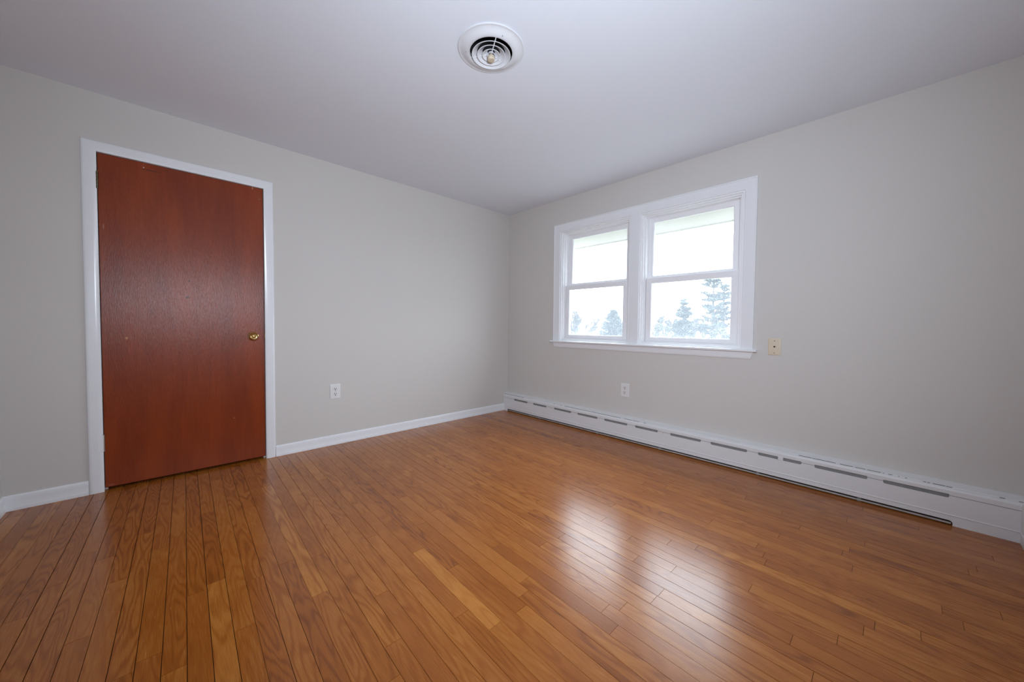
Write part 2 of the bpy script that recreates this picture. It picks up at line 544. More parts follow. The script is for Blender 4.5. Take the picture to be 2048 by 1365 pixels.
# east wall (holds the windows)
WY0, WY1, WZ0, WZ1 = YC - 0.872, YC + 0.872, 0.885, 2.090
bm = bmesh.new()
box(bm, 0, 0.15, WY1, 0.0, -0.02, H)
box(bm, 0, 0.15, YS - 0.1, WY0, -0.02, H)
box(bm, 0, 0.15, WY0, WY1, -0.02, WZ0)
box(bm, 0, 0.15, WY0, WY1, WZ1, H)
structure(link('wall_east', bm, MAT['wall']), 'pale greige wall with the double window', 'wall')

bm = bmesh.new()
box(bm, XW - 0.1, XW, YS - 0.1, 0.0, -0.02, H)
structure(link('wall_west', bm, MAT['wall']), 'pale greige wall just left of the frame', 'wall')
bm = bmesh.new()
box(bm, XW, 0.0, YS - 0.1, YS, -0.02, H)
structure(link('wall_south', bm, MAT['wall']), 'pale greige wall just right of the frame', 'wall')

# baseboards: rounded board with a small shoe at the foot
BASE = [(0.0, 0.085), (0.004, 0.0845), (0.0075, 0.081), (0.0095, 0.074), (0.0105, 0.055), (0.011, 0.024), (0.0125, 0.020), (0.0137, 0.014), (0.014, 0.0), (0.0, 0.0)]
def base_north(x0, x1):
    bm = bmesh.new()
    sweep(bm, [[(x0, -d, z), (x1, -d, z)] for d, z in BASE], close_prof=True)
    return bm
b1 = link('baseboard_north', base_north(-2.514, -0.066), MAT['trim'], smooth=True)
structure(b1, 'long white baseboard between the door and the corner heater', 'baseboard')
b2 = link('baseboard_northwest', base_north(XW + 0.0, -3.487), MAT['trim'], smooth=True)
structure(b2, 'short white baseboard left of the door', 'baseboard')
bm = bmesh.new()
sweep(bm, [[(XW + d, -0.0, z), (XW + d, YS, z)] for d, z in BASE], close_prof=True)
structure(link('baseboard_west', bm, MAT['trim'], smooth=True), 'white baseboard at the bottom left edge of the frame', 'baseboard')

bm = bmesh.new()
sweep(bm, [[(XW + 0.014, YS + d, z), (-0.90, YS + d, z)] for d, z in BASE], close_prof=True)
structure(link('baseboard_south', bm, MAT['trim'], smooth=True), 'white baseboard along the wall right of the frame', 'baseboard')

# ================================================================== door
door = empty('door_1', (-3.0, 0.0, 0.0))
structure(door, 'red-brown varnished flush door with brass knob in white casing', 'door')
def in_door(name, bm, mat, parent=door, **kw):
    o = link(name, bm, mat, parent, **kw)
    if parent is door: o.matrix_parent_inverse = Matrix.Translation((3.0, 0, 0))
    return o
SX0, SX1, SZ0, SZ1 = -3.4205, -2.5815, 0.0195, 2.0868
bm = bmesh.new()
box(bm, SX0, SX1, 0.0025, 0.038, SZ0, SZ1)
in_door('door_slab', bm, MAT['door'], bevel=0.0015)
# jamb lining
bm = bmesh.new()
box(bm, DX0, -3.4240, 0.0, 0.115, 0.0, DZ)
box(bm, -2.5772, DX1, 0.0, 0.115, 0.0, DZ)
box(bm, -3.4240, -2.5772, 0.0, 0.115, 2.0900, DZ)
box(bm, -3.4240, -3.4120, 0.040, 0.075, 0.0, 2.09)
box(bm, -2.5892, -2.5772, 0.040, 0.075, 0.0, 2.09)
box(bm, -3.4120, -2.5892, 0.040, 0.075, 2.078, 2.0900)
in_door('door_jamb', bm, MAT['trim'])
# dark space behind the door
bm = bmesh.new()
box(bm, -3.4240, -2.5772, 0.076, 0.118, 0.001, 2.0895)
in_door('dark_backing', bm, MAT['black'])
# ranch casing: thick rounded outer edge tapering to a thin inner edge
CAS = [(0.0, 0.0), (0.0, 0.0095), (0.0015, 0.0110), (0.020, 0.0122), (0.044, 0.0135), (0.051, 0.0135), (0.0560, 0.0125), (0.0595, 0.0102), (0.0620, 0.0070), (0.0636, 0.0030), (0.0638, 0.0)]
bm = bmesh.new()
ix0, ix1, iz = -3.4236, -2.5776, 2.0905
sweep(bm, [[(ix0 - w, -t, 0.0), (ix0 - w, -t, iz + w), (ix1 + w, -t, iz + w), (ix1 + w, -t, 0.0)] for w, t in CAS], close_prof=True)
in_door('door_casing', bm, MAT['trim'], smooth=True, angle=50)
# hinges
for z0, z1, mt, lab in ((1.866, 1.968, MAT['dark_brass'], 'tarnished brass upper hinge'), (0.252, 0.356, MAT['silver'], 'steel lower hinge with a painted leaf')):
    bm = bmesh.new()
    n = 5
    for k in range(n):
        a, b = z0 + (z1 - z0) * k / n, z0 + (z1 - z0) * (k + 1) / n
        lathe(bm, [(0.0, a + 0.0006), (0.0058, a + 0.0006), (0.0058, b - 0.0006), (0.0, b - 0.0006)], 14, (-3.4222, -0.0075, 0))
    lathe(bm, [(0.0, z1), (0.0048, z1), (0.0055, z1 + 0.003), (0.0, z1 + 0.006)], 14, (-3.4222, -0.0075, 0))
    hg = in_door('hinge', bm, mt, smooth=True)
    hg['label'] = lab
    bm = bmesh.new()
    box(bm, -3.4222 - (0.026 if z0 < 1 else 0.009), -3.4222, -0.0135, -0.0115, z0, z1) if z0 < 1 else box(bm, -3.4330, -3.4222, -0.0105, -0.0088, z0 + 0.002, z1)
    lf = link('hinge_leaf', bm, MAT['silver'] if z0 > 1 else MAT['vinyl'], hg)
    lf['label'] = 'painted hinge leaf' if z0 < 1 else 'bare metal hinge leaf'
# knob
KX, KZ = -2.6535, 0.9605
bm = bmesh.new()
lathe(bm, [(0.0, 0.0025), (0.033, 0.0025), (0.033, -0.001), (0.031, -0.004), (0.024, -0.0075), (0.015, -0.010), (0.0115, -0.013), (0.0115, -0.026), (0.014, -0.030),
           (0.0225, -0.034), (0.0275, -0.040), (0.0292, -0.047), (0.0288, -0.053), (0.0268, -0.0575), (0.0245, -0.0585)], 40, (KX, 0, KZ), 'Y')
kn = in_door('door_knob', bm, MAT['brass'], smooth=True)
kn['label'] = 'round brass knob'
bm = bmesh.new()
lathe(bm, [(0.0245, -0.0585), (0.0225, -0.0562), (0.016, -0.0548), (0.0085, -0.0552), (0.0065, -0.058), (0.003, -0.0588), (0.0, -0.0588)], 40, (KX, 0, KZ), 'Y')
f_ = link('knob_face', bm, MAT['brass'], kn, smooth=True)
# latch tongue and strike
bm = bmesh.new()
box(bm, -2.5822, -2.5728, -0.0085, 0.030, 0.938, 0.980)
in_door('strike_plate', bm, MAT['dark_brass'], bevel=0.0008)

# ================================================================== windows
# shared casing, stool and apron
trim = empty('trim_1', (0, YC, 0.89))
structure(trim, 'white casing with stool and apron around both windows', 'window trim')
def in_trim(name, bm, mat, **kw):
    o = link(name, bm, mat, trim, **kw)
    o.matrix_parent_inverse = Matrix.Translation((0, -YC, -0.89))
    return o
WC = [(0.0, 0.0), (0.0, 0.0095), (0.003, 0.0115), (0.030, 0.0135), (0.060, 0.0160), (0.0700, 0.0165), (0.0715, 0.0205), (0.0790, 0.0205), (0.0798, 0.0185), (0.0800, 0.0)]
bm = bmesh.new()
sweep(bm, [[(-t, WY1 + w, 0.903), (-t, WY1 + w, 2.086 + w), (-t, WY0 - w, 2.086 + w), (-t, WY0 - w, 0.903)] for w, t in WC], close_prof=True)
in_trim('casing', bm, MAT['trim'], smooth=True, angle=25)
bm = bmesh.new()
sweep(bm, [[(-t, YC + w, 0.903), (-t, YC + w, 2.086)] for w, t in ((0.046, 0), (0.046, 0.008), (0.044, 0.0095), (0.022, 0.0105), (0.021, 0.0105), (-0.021, 0.0105), (-0.044, 0.0095), (-0.046, 0.008), (-0.046, 0))], close_prof=True)
in_trim('mullion', bm, MAT['trim'])
bm = bmesh.new()
ST = [(0.05, 0.884), (-0.038, 0.884), (-0.043, 0.886), (-0.0455, 0.8905), (-0.0455, 0.8965), (-0.043, 0.9010), (-0.038, 0.9030), (0.05, 0.9030)]
sweep(bm, [[(x, YC - 0.978, z), (x, YC + 0.978, z)] for x, z in ST], close_prof=True)
in_trim('stool', bm, MAT['trim'], smooth=True, angle=30)
bm = bmesh.new()
AP = [(0.0, 0.884), (-0.0160, 0.884), (-0.0160, 0.872), (-0.0135, 0.850), (-0.0100, 0.835), (-0.0085, 0.832), (0.0, 0.832)]
sweep(bm, [[(x, YC - 0.952 + (0.884 - z) * 0.28, z), (x, YC + 0.952 - (0.884 - z) * 0.28, z)] for x, z in AP], close_prof=True)
in_trim('apron', bm, MAT['trim'], smooth=True, angle=30)

def make_window(name, s, label):
    """one double-hung unit; s = +1 towards the room corner, -1 towards the south wall"""
    root = empty(name, (0.06, YC + s * 0.459, 0.905))
    structure(root, label, 'window')
    inv = Matrix.Translation((-0.06, -(YC + s * 0.459), -0.905))
    def part(nm, bm, mat, parent=root, **kw):
        o = link(nm, bm, mat, parent, **kw)
        if parent is root: o.matrix_parent_inverse = inv
        return o
    def R(a, b, z0, z1):
        p, q = YC + s * a, YC + s * b
        return (min(p, q), max(p, q), z0, z1)
    bm = bmesh.new()
    ring_x(bm, -0.001, 0.135, R(0.046, 0.872, 0.903, 2.088), R(0.060, 0.857, 0.915, 2.074))
    ring_x(bm, 0.014, 0.135, R(0.060, 0.857, 0.915, 2.074), R(0.074, 0.843, 0.925, 2.062))
    ring_x(bm, 0.034, 0.135, R(0.074, 0.843, 0.925, 2.062), R(0.088, 0.831, 0.932, 2.052))
    # track ridge and bottom nosing
    ring_x(bm, 0.081, 0.084, R(0.088, 0.831, 0.932, 2.052), R(0.094, 0.825, 0.938, 2.046))
    part('window_frame', bm, MAT['vinyl'], bevel=0.0012)
    lo_o, lo_i = R(0.092, 0.828, 0.930, 1.503), R(0.139, 0.784, 0.968, 1.459)
    bm = bmesh.new()
    ring_x(bm, 0.045, 0.079, lo_o, lo_i)
    a = R(0.139, 0.784, 0.968, 1.459)
    ring_x(bm, 0.050, 0.075, (a[0] - 0.001, a[1] + 0.001, a[2] - 0.001, a[3] + 0.001), (a[0] + 0.004, a[1] - 0.004, a[2] + 0.004, a[3] - 0.004))
    # finger lift along the bottom rail
    q = R(0.100, 0.820, 0, 0)
    box(bm, 0.040, 0.047, q[0], q[1], 0.934, 0.944)
    ls = part('lower_sash', bm, MAT['vinyl'], bevel=0.0012)
    bm = bmesh.new()
    box(bm, 0.0595, 0.0625, a[0] + 0.001, a[1] - 0.001, a[2] + 0.001, a[3] - 0.001)
    g = link('pane', bm, MAT['glass'], ls)
    bm = bmesh.new()
    c = R(0.130, 0.778, 1.524, 2.012)
    ring_x(bm, 0.0845, 0.118, R(0.088, 0.831, 1.476, 2.052), c)
    ring_x(bm, 0.090, 0.114, (c[0] - 0.001, c[1] + 0.001, c[2] - 0.001, c[3] + 0.001), (c[0] + 0.004, c[1] - 0.004, c[2] + 0.004, c[3] - 0.004))
    us = part('upper_sash', bm, MAT['vinyl'], bevel=0.0012)
    bm = bmesh.new()
    box(bm, 0.0985, 0.1015, c[0] + 0.001, c[1] - 0.001, c[2] + 0.001, c[3] - 0.001)
    link('pane', bm, MAT['glass'], us)
    return root
make_window('window_1', 1, 'white double-hung window nearer the room corner, house and spruce outside')
make_window('window_2', -1, 'white double-hung window nearer the cable plate, tall pine outside')

# ================================================================== baseboard heater along the east wall
heater = empty('baseboard_heater', (0.0, YC, 0.0))
tag(heater, 'long white slotted baseboard heater along the window wall', 'heater')
def in_heater(name, bm, mat, parent=heater, **kw):
    o = link(name, bm, mat, parent, **kw)
    if parent is heater: o.matrix_parent_inverse = Matrix.Translation((0, -YC, 0))
    return o
D = 0.068
YE = -3.832                    # inner corner with the return along the south wall
SLOTS = [(-0.195, -0.420), (-0.512, -0.712), (-0.826, -1.056), (-1.138, -1.377), (-1.457, -1.698), (-1.776, -1.985), (-2.093, -2.335), (-2.407, -2.652), (-2.721, -2.967), (-3.035, -3.283), (-3.350, -3.601)]
ZJ = 0.1615
R_ = 0.0095
# front panel: outline with slot notches along the top and a toe recess along the bottom
out = [(-0.001, 0.0), (-0.001, ZJ)]
for a, b in SLOTS:
    out += [(a, ZJ), (a, 0.149 + 0.006)]
    for t in range(1, 5):
        an = math.radians(90 * t / 4)
        out.append((a - R_ * (1 - math.cos(an)), 0.149 + 0.006 - 0.006 * math.sin(an)))
    out += [(b + R_ * (1 - math.cos(math.radians(90 - 90 * t / 4))), 0.149 + 0.006 - 0.006 * math.sin(math.radians(90 - 90 * t / 4))) for t in range(0, 5)]
    out += [(b, ZJ)]
out += [(YE, ZJ), (YE, 0.0), (-3.617, 0.0)]
for t in range(0, 7):
    an = math.radians(90 * t / 6)
    out.append((-3.617 + 0.016 * (1 - math.cos(an)), 0.011 + 0.016 * math.sin(an)))
out += [(-0.082, 0.027), (-0.078, 0.023), (-0.078, 0.0)]
cl = [out[0]]
for q in out[1:]:
    if abs(q[0] - cl[-1][0]) + abs(q[1] - cl[-1][1]) > 1e-5: cl.append(q)
bm = bmesh.new()
plate_poly(bm, cl, [], lambda u, v, d: (-D + d, u, v), 0.0016)
in_heater('front_panel', bm, MAT['heater'])
# raised bead along the panel
bm = bmesh.new()
sweep(bm, [[(-D - d, -0.002, z), (-D - d, YE + 0.003, z)] for d, z in ((0, 0.0515), (0.0016, 0.0525), (0.0026, 0.0545), (0.0026, 0.0565), (0.0016, 0.0585), (0, 0.0595))], close_prof=True)
in_heater('panel_bead', bm, MAT['heater'], smooth=True, angle=60)
# hood: face strip with the upper half of the slots, rolled edge and sloping top
out = [(-0.001, 0.1637), (-0.001, 0.188), (YE, 0.188), (YE, 0.1637)]
for a, b in reversed(SLOTS):
    out += [(b, 0.1637)]
    for t in range(0, 5):
        an = math.radians(90 * t / 4)
        out.append((b + 0.004 * (1 - math.cos(an)), 0.1655 + 0.0035 * math.sin(an)))
    for t in range(0, 5):
        an = math.radians(90 - 90 * t / 4)
        out.append((a - 0.004 * (1 - math.cos(an)), 0.1655 + 0.0035 * math.sin(an)))
    out += [(a, 0.1637)]
cl = [out[0]]
for q in out[1:]:
    if abs(q[0] - cl[-1][0]) + abs(q[1] - cl[-1][1]) > 1e-5: cl.append(q)
bm = bmesh.new()
plate_poly(bm, cl, [], lambda u, v, d: (-D + d, u, v), 0.0016)
HP = [(0.068, 0.188), (0.0665, 0.194), (0.0635, 0.1985), (0.0590, 0.2015), (0.0540, 0.2030), (0.0525, 0.2034), (0.0515, 0.2060), (0.040, 0.2095), (0.020, 0.2150), (0.004, 0.2195), (0.0, 0.2210)]
HPi = [(max(0, x - 0.0016), z - 0.0016) for x, z in reversed(HP)]
sweep(bm, [[(-x, -0.001, z), (-x, YE + 0.0 + (D - x) * -1.0, z)] for x, z in HP + HPi], close_prof=True)
in_heater('hood', bm, MAT['heater'], smooth=True, angle=35)
# black strips paint the shade in open paint cracks between hood and wall plate
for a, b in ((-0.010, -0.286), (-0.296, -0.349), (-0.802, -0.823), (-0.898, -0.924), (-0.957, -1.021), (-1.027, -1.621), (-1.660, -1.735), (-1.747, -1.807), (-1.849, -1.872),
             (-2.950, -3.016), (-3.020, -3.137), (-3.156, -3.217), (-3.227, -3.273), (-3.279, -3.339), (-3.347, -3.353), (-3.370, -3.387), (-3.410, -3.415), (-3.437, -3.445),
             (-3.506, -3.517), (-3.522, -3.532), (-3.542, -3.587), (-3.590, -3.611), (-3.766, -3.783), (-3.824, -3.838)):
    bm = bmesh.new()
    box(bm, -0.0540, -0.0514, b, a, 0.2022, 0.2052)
    in_heater('crack_shade', bm, MAT['black'])
# end cap at the corner
bm = bmesh.new()
plate_poly(bm, [(0.0, 0.0), (0.068, 0.0)] + HP, [], lambda u, v, d: (-u, -0.0005 - d, v), 0.0015)
in_heater('end_cap', bm, MAT['heater'])
# wall plate, damper and fin element inside
bm = bmesh.new()
box(bm, -0.003, -0.0005, YE, -0.004, 0.0, 0.216)
in_heater('back_plate', bm, MAT['grey_metal'])
bm = bmesh.new()
sweep(bm, [[(-x, YE + 0.01, z), (-x, -0.01, z)] for x, z in ((0.060, 0.140), (0.060, 0.153), (0.046, 0.186), (0.0445, 0.1855), (0.0575, 0.1535), (0.0575, 0.140))], close_prof=True)
in_heater('damper', bm, MAT['damper'])
bm = bmesh.new()
tube(bm, [(-0.033, -0.01, 0.085), (-0.033, YE + 0.01, 0.085)], 0.011, 12)
y = -0.25
while y > -3.6:
    box(bm, -0.060, -0.008, y - 0.0004, y + 0.0004, 0.058, 0.112)
    y -= 0.02
in_heater('fin_element', bm, MAT['grey_metal'])
bm = bmesh.new()
box(bm, -0.0630, -0.0600, -3.612, -0.083, 0.0065, 0.0160)
in_heater('toe_rail', bm, MAT['rail'])
for yb in (-0.6, -1.37, -2.0, -2.72, -3.25):
    bm = bmesh.new()
    box(bm, -0.0595, -0.004, yb - 0.008, yb + 0.008, 0.001, 0.03)
    in_heater('bracket', bm, MAT['grey_metal'])
# damper tab in the second slot from the wide end, and panel screws
bm = bmesh.new()
box(bm, -0.0715, -0.060, -2.868, -2.838, 0.148, 0.169)
in_heater('damper_tab', bm, MAT['heater'], bevel=0.002)
for ys, zs in ((-2.03, 0.155), (-0.775, 0.152)):
    bm = bmesh.new()
    lathe(bm, [(0.0, -0.0020), (0.0028, -0.0018), (0.0038, -0.0004), (0.0038, 0.001)], 12, (-D, ys, zs), 'X')
    in_heater('screw', bm, MAT['silver'], smooth=True)
# return cover along the south wall
bm = bmesh.new()
prof = [(0.0, 0.0), (0.068, 0.0), (0.068, 0.0515), (0.0706, 0.0545), (0.0706, 0.0565), (0.068, 0.0595)] + [(x, z) for x, z in HP]
sweep(bm, [[(-0.002 - 0.0, YS + x, z), (-0.9, YS + x, z)] for x, z in prof], close_prof=True)
in_heater('return_cover', bm, MAT['heater'], smooth=True, angle=35)

# ================================================================== outlets and cable plate
def make_outlet():
    """built facing -y at the origin, 84 x 129 mm"""
    root = empty('wall_outlet')
    w, h = 0.0425, 0.0645
    bm = bmesh.new()
    pr = [(0, 0.0), (0, 0.0035), (0.004, 0.0060), (0.006, 0.0062)]
    loops = []
    for ins, t in pr:
        loops.append([(-w + ins, -t, -h + ins), (w - ins, -t, -h + ins), (w - ins, -t, h - ins), (-w + ins, -t, h - ins)])
    sweep(bm, loops, close_path=True)
    bm.verts.ensure_lookup_table()
    bm.faces.new(bm.verts[-4:])
    link('cover_plate', bm, MAT['plastic'], root, smooth=True, angle=30)
    for zc in (0.0225, -0.0225):
        bm = bmesh.new()
        pts = []
        for k in range(40):
            a = 2 * math.pi * k / 40
            x, z = 0.0185 * math.cos(a), 0.0185 * math.sin(a)
            pts.append((x, max(-0.0155, min(0.0155, z)) + zc))
        cl = [pts[0]]
        for q in pts[1:]:
            if abs(q[0] - cl[-1][0]) + abs(q[1] - cl[-1][1]) > 1e-5: cl.append(q)
        plate_poly(bm, cl, [], lambda u, v, d: (u, -0.0075 + d, v), 0.004)
        r = link('receptacle', bm, MAT['plastic'], root, bevel=0.0005)
        bm = bmesh.new()
        box(bm, -0.0086, -0.0048, -0.0080, -0.0060, zc - 0.001, zc + 0.0095)
        box(bm, 0.0048, 0.0086, -0.0080, -0.0060, zc - 0.000, zc + 0.0090)
        lathe(bm, [(0.0, -0.0080), (0.0040, -0.0080), (0.0040, -0.006)], 12, (0, 0, zc - 0.0085), 'Y')
        sl = link('slots', bm, MAT['black'], r)
    bm = bmesh.new()
    lathe(bm, [(0.0, -0.0078), (0.0024, -0.0074), (0.0032, -0.0060), (0.0032, -0.005)], 12, (0, 0, 0), 'Y')
    link('screw', bm, MAT['silver'], root, smooth=True)
    return root
def copy_tree(o, parent=None):
    c = o.copy()
    col.objects.link(c)
    c.parent = parent
    for ch in list(o.children): copy_tree(ch, c)
    return c
o1 = make_outlet()
o2 = copy_tree(o1)
o1.location = (-2.0657, 0.0, 0.4680)
tag(o1, 'white double outlet on the wall between the door and the corner', 'outlet', 'duplex wall outlets')
o2.location = (0.0, -1.6317, 0.4620)
o2.rotation_euler = (0, 0, math.radians(-90))
tag(o2, 'white double outlet below the windows above the heater', 'outlet', 'duplex wall outlets')

cable = empty('cable_wall_plate', (0.0, -2.7854, 0.9289))
cable.rotation_euler = (0, 0, math.radians(-90))
tag(cable, 'ivory cable wall plate with a small dark hole, right of the windows', 'wall plate')
w, h = 0.0375, 0.0595
bm = bmesh.new()
loops = [[(-w + i, -t, -h + i), (w - i, -t, -h + i), (w - i, -t, h - i), (-w + i, -t, h - i)] for i, t in ((0, 0), (0, 0.0035), (0.004, 0.006), (0.006, 0.0062))]
sweep(bm, loops, close_path=True)
bm.verts.ensure_lookup_table()
bm.faces.new(bm.verts[-4:])
link('cover_plate', bm, MAT['ivory'], cable, smooth=True, angle=30)
bm = bmesh.new()
hp = []
for k in range(24):
    t = 2 * math.pi * k / 24
    hp.append((0.00042 * 16 * math.sin(t) ** 3, 0.00044 * (13 * math.cos(t) - 5 * math.cos(2 * t) - 2 * math.cos(3 * t) - math.cos(4 * t))))
plate_poly(bm, hp, [], lambda u, v, d: (u, -0.0068 + d, v), 0.002)
link('cable_hole', bm, MAT['black'], cable)
for zc in (0.0415, -0.0445):
    bm = bmesh.new()
    lathe(bm, [(0.0, -0.0076), (0.0020, -0.0073), (0.0030, -0.0062), (0.0030, -0.005)], 12, (0, 0, zc), 'Y')
    link('screw', bm, MAT['dark_brass'], cable, smooth=True)

# ================================================================== round ceiling vent
vent = empty('ceiling_vent', (VX, VY, H))
tag(vent, 'round white ceiling vent with concentric rings and a beige centre knob', 'vent')
bm = bmesh.new()
lathe(bm, [(0.120, -0.0005), (0.1600, -0.0005), (0.1640, -0.0020), (0.1645, -0.0050), (0.1620, -0.0070), (0.1560, -0.0068), (0.1500, -0.0080), (0.1400, -0.0125), (0.1290, -0.0185),
           (0.1180, -0.0222), (0.1090, -0.0232), (0.1060, -0.0222), (0.1055, -0.0190), (0.1130, -0.0080), (0.1150, 0.0050), (0.1150, 0.0100), (0.120, 0.0100)], 72, closed=True)
link('flange', bm, MAT['vent_white'], vent, smooth=True)
bm = bmesh.new()
lathe(bm, [(0.117, 0.004), (0.117, 0.24), (0.0, 0.24)], 48)
link('duct', bm, MAT['black'], vent, smooth=True)
for rb in (0.0965, 0.0705, 0.0450):
    bm = bmesh.new()
    rtop = rb - 0.026
    lathe(bm, [(rb, -0.0330), (rb - 0.0025, -0.0335), (rtop - 0.001, -0.0150), (rtop - 0.001, -0.0142), (rtop, -0.0142), (rb, -0.0318)], 64, closed=True)
    link('diffuser_ring', bm, MAT['vent_white'], vent, smooth=True, angle=30)
bm = bmesh.new()
lathe(bm, [(0.0225, -0.0335), (0.0205, -0.0340), (0.0135, -0.0200), (0.0145, -0.0195)], 40, closed=True)
link('centre_ring', bm, MAT['vent_white'], vent, smooth=True)
# spokes of the spider bracket
ang0 = math.atan2(0.70, 0.71)
for k in range(3):
    a = math.radians(242 + 120 * k)
    d = Vector((math.cos(a), math.sin(a), 0))
    s = Vector((-math.sin(a), math.cos(a), 0))
    bm = bmesh.new()
    P0, P1 = d * 0.010, d * 0.109
    q = []
    for P, z in ((P0, -0.026), (P1, -0.0205)):
        for sg in (-1, 1):
            for dz in (0, -0.0035):
                q.append(bm.verts.new(P + s * sg * 0.0022 + Vector((0, 0, z + dz))))
    for f in ((0, 1, 3, 2), (4, 6, 7, 5), (0, 4, 5, 1), (2, 3, 7, 6), (0, 2, 6, 4), (1, 5, 7, 3)):
        bm.faces.new([q[i] for i in f])
    link('spoke', bm, MAT['vent_white'], vent)
bm = bmesh.new()
lathe(bm, [(0.0, -0.020), (0.0075, -0.020), (0.0080, -0.034), (0.0155, -0.037), (0.0175, -0.041), (0.0178, -0.052), (0.0160, -0.056), (0.0, -0.0575)], 32)
link('adjusting_knob', bm, MAT['vent_rust'], vent, smooth=True)
for a in (20, 140, 255):
    bm = bmesh.new()
    an = math.radians(a)
    lathe(bm, [(0.0, -0.0215), (0.0022, -0.0212), (0.0030, -0.0195), (0.0030, -0.016)], 10, (0.1245 * math.cos(an), 0.1245 * math.sin(an), 0))
    link('screw', bm, MAT['silver'], vent, smooth=True)

# ================================================================== outdoors
GZ = -2.6
bm = bmesh.new()
bmesh.ops.create_grid(bm, x_segments=1, y_segments=1, size=120)
for v in bm.verts: v.co += Vector((120.5, 10, GZ))
structure(link('ground_outside', bm, MAT['lawn']), 'pale winter lawn outside the windows', 'ground')

bm = bmesh.new()
sweep(bm, [[(x, -7.0, z), (x, 4.0, z)] for x, z in ((0.15, 2.105), (0.435, 1.998), (0.437, 1.984), (0.452, 1.984), (0.455, 2.12), (0.15, 2.24))], close_prof=True)
structure(link('eave_soffit', bm, MAT['soffit']), 'cream roof eave hanging above the windows outside', 'eave')

def blades(bm, pos, dirn, length, width, rnd):
    d = dirn.normalized()
    s = d.cross(Vector((rnd.uniform(-1, 1), rnd.uniform(-1, 1), rnd.uniform(-1, 1)))).normalized() * width / 2
    a, b, c = bm.verts.new(pos - s), bm.verts.new(pos + s), bm.verts.new(pos + d * length)
    bm.faces.new((a, b, c))

def spruce(loc, height, radius, label, seed=1):
    rnd = random.Random(seed)
    root = empty('spruce_tree', loc)
    tag(root, label, 'tree')
    bm = bmesh.new()
    tube(bm, [(0, 0, 0), (0, 0, height * 0.6), (0, 0, height * 0.97)], [0.16, 0.08, 0.01], 8)
    link('trunk', bm, MAT['bark'], root)
    bf = bmesh.new()
    z = 0.3
    while z < height:
        f = 1 - z / height
        L = radius * min(1.0, (f * 1.25) ** 0.8) + 0.10
        for k in range(9):
            a = rnd.uniform(0, 6.28)
            Lk = L * rnd.uniform(0.75, 1.12)
            d = Vector((math.cos(a), math.sin(a), rnd.uniform(-0.1, 0.25)))
            n = int(8 + Lk * 14)
            for i in range(n):
                t = (i + 0.5) / n
                p = Vector((0, 0, z)) + d * Lk * t + Vector((0, 0, 0.18 * Lk * t * t))
                dd = d + Vector((rnd.uniform(-1, 1), rnd.uniform(-1, 1), rnd.uniform(-0.9, 0.7))) * 0.9
                blades(bf, p, dd, rnd.uniform(0.18, 0.36), 0.11, rnd)
        z += 0.09
    link('foliage', bf, MAT['needles'], root)
    return root

def pine(loc, height, radius, label, seed, first=0.3, tiers=9, lean=0.0, dense=1.0, top=0.3):
    rnd = random.Random(seed)
    root = empty('pine_tree', loc)
    tag(root, label, 'tree')
    bt, bf = bmesh.new(), bmesh.new()
    tube(bt, [(0, 0, 0), (0, lean * 0.5, height * 0.5), (0, lean, height)], [0.26, 0.17, 0.05], 8)
    link('trunk', bt, MAT['bark'], root)
    bb = bmesh.new()
    for i in range(tiers):
        u = first + (1 - first) * (i / (tiers - 0.4)) + rnd.uniform(-0.022, 0.022)
        z = height * u
        L0 = radius * (top + (1 - top) * (1 - (u - first) / (1 - first)) ** 0.7)
        nb = rnd.randint(5, 7)
        a0 = rnd.uniform(0, 6.28)
        for k in range(nb):
            a = a0 + 6.28 * k / nb + rnd.uniform(-0.35, 0.35)
            L = L0 * rnd.uniform(0.35, 1.1)
            d = Vector((math.cos(a), math.sin(a), rnd.uniform(-0.18, 0.28)))
            zj = z + rnd.uniform(-0.11, 0.11) * height / 9
            pts = [Vector((0, lean * u, zj)) + d * L * t + Vector((0, 0, 0.16 * L * (t * t * 1.3 - 0.25 * t) + rnd.uniform(-0.04, 0.04))) for t in (0, 0.35, 0.7, 1.0)]
            tube(bb, pts, [0.05, 0.035, 0.02, 0.008], 4)
            n = int(L * 58 * dense) + 12
            for q in range(n):
                t = rnd.uniform(0.25, 1.03)
                seg = min(2, int(t / 0.34))
                p = pts[0].lerp(pts[3], t)
                p += Vector((rnd.gauss(0, 0.13), rnd.gauss(0, 0.13), rnd.gauss(0.07, 0.09)))
                blades(bf, p, Vector((rnd.uniform(-1, 1), rnd.uniform(-1, 1), rnd.uniform(-0.2, 1.0))), rnd.uniform(0.20, 0.42), 0.13, rnd)
    link('branches', bb, MAT['bark'], root)
    link('foliage', bf, MAT['pine_needles'], root)
    return root

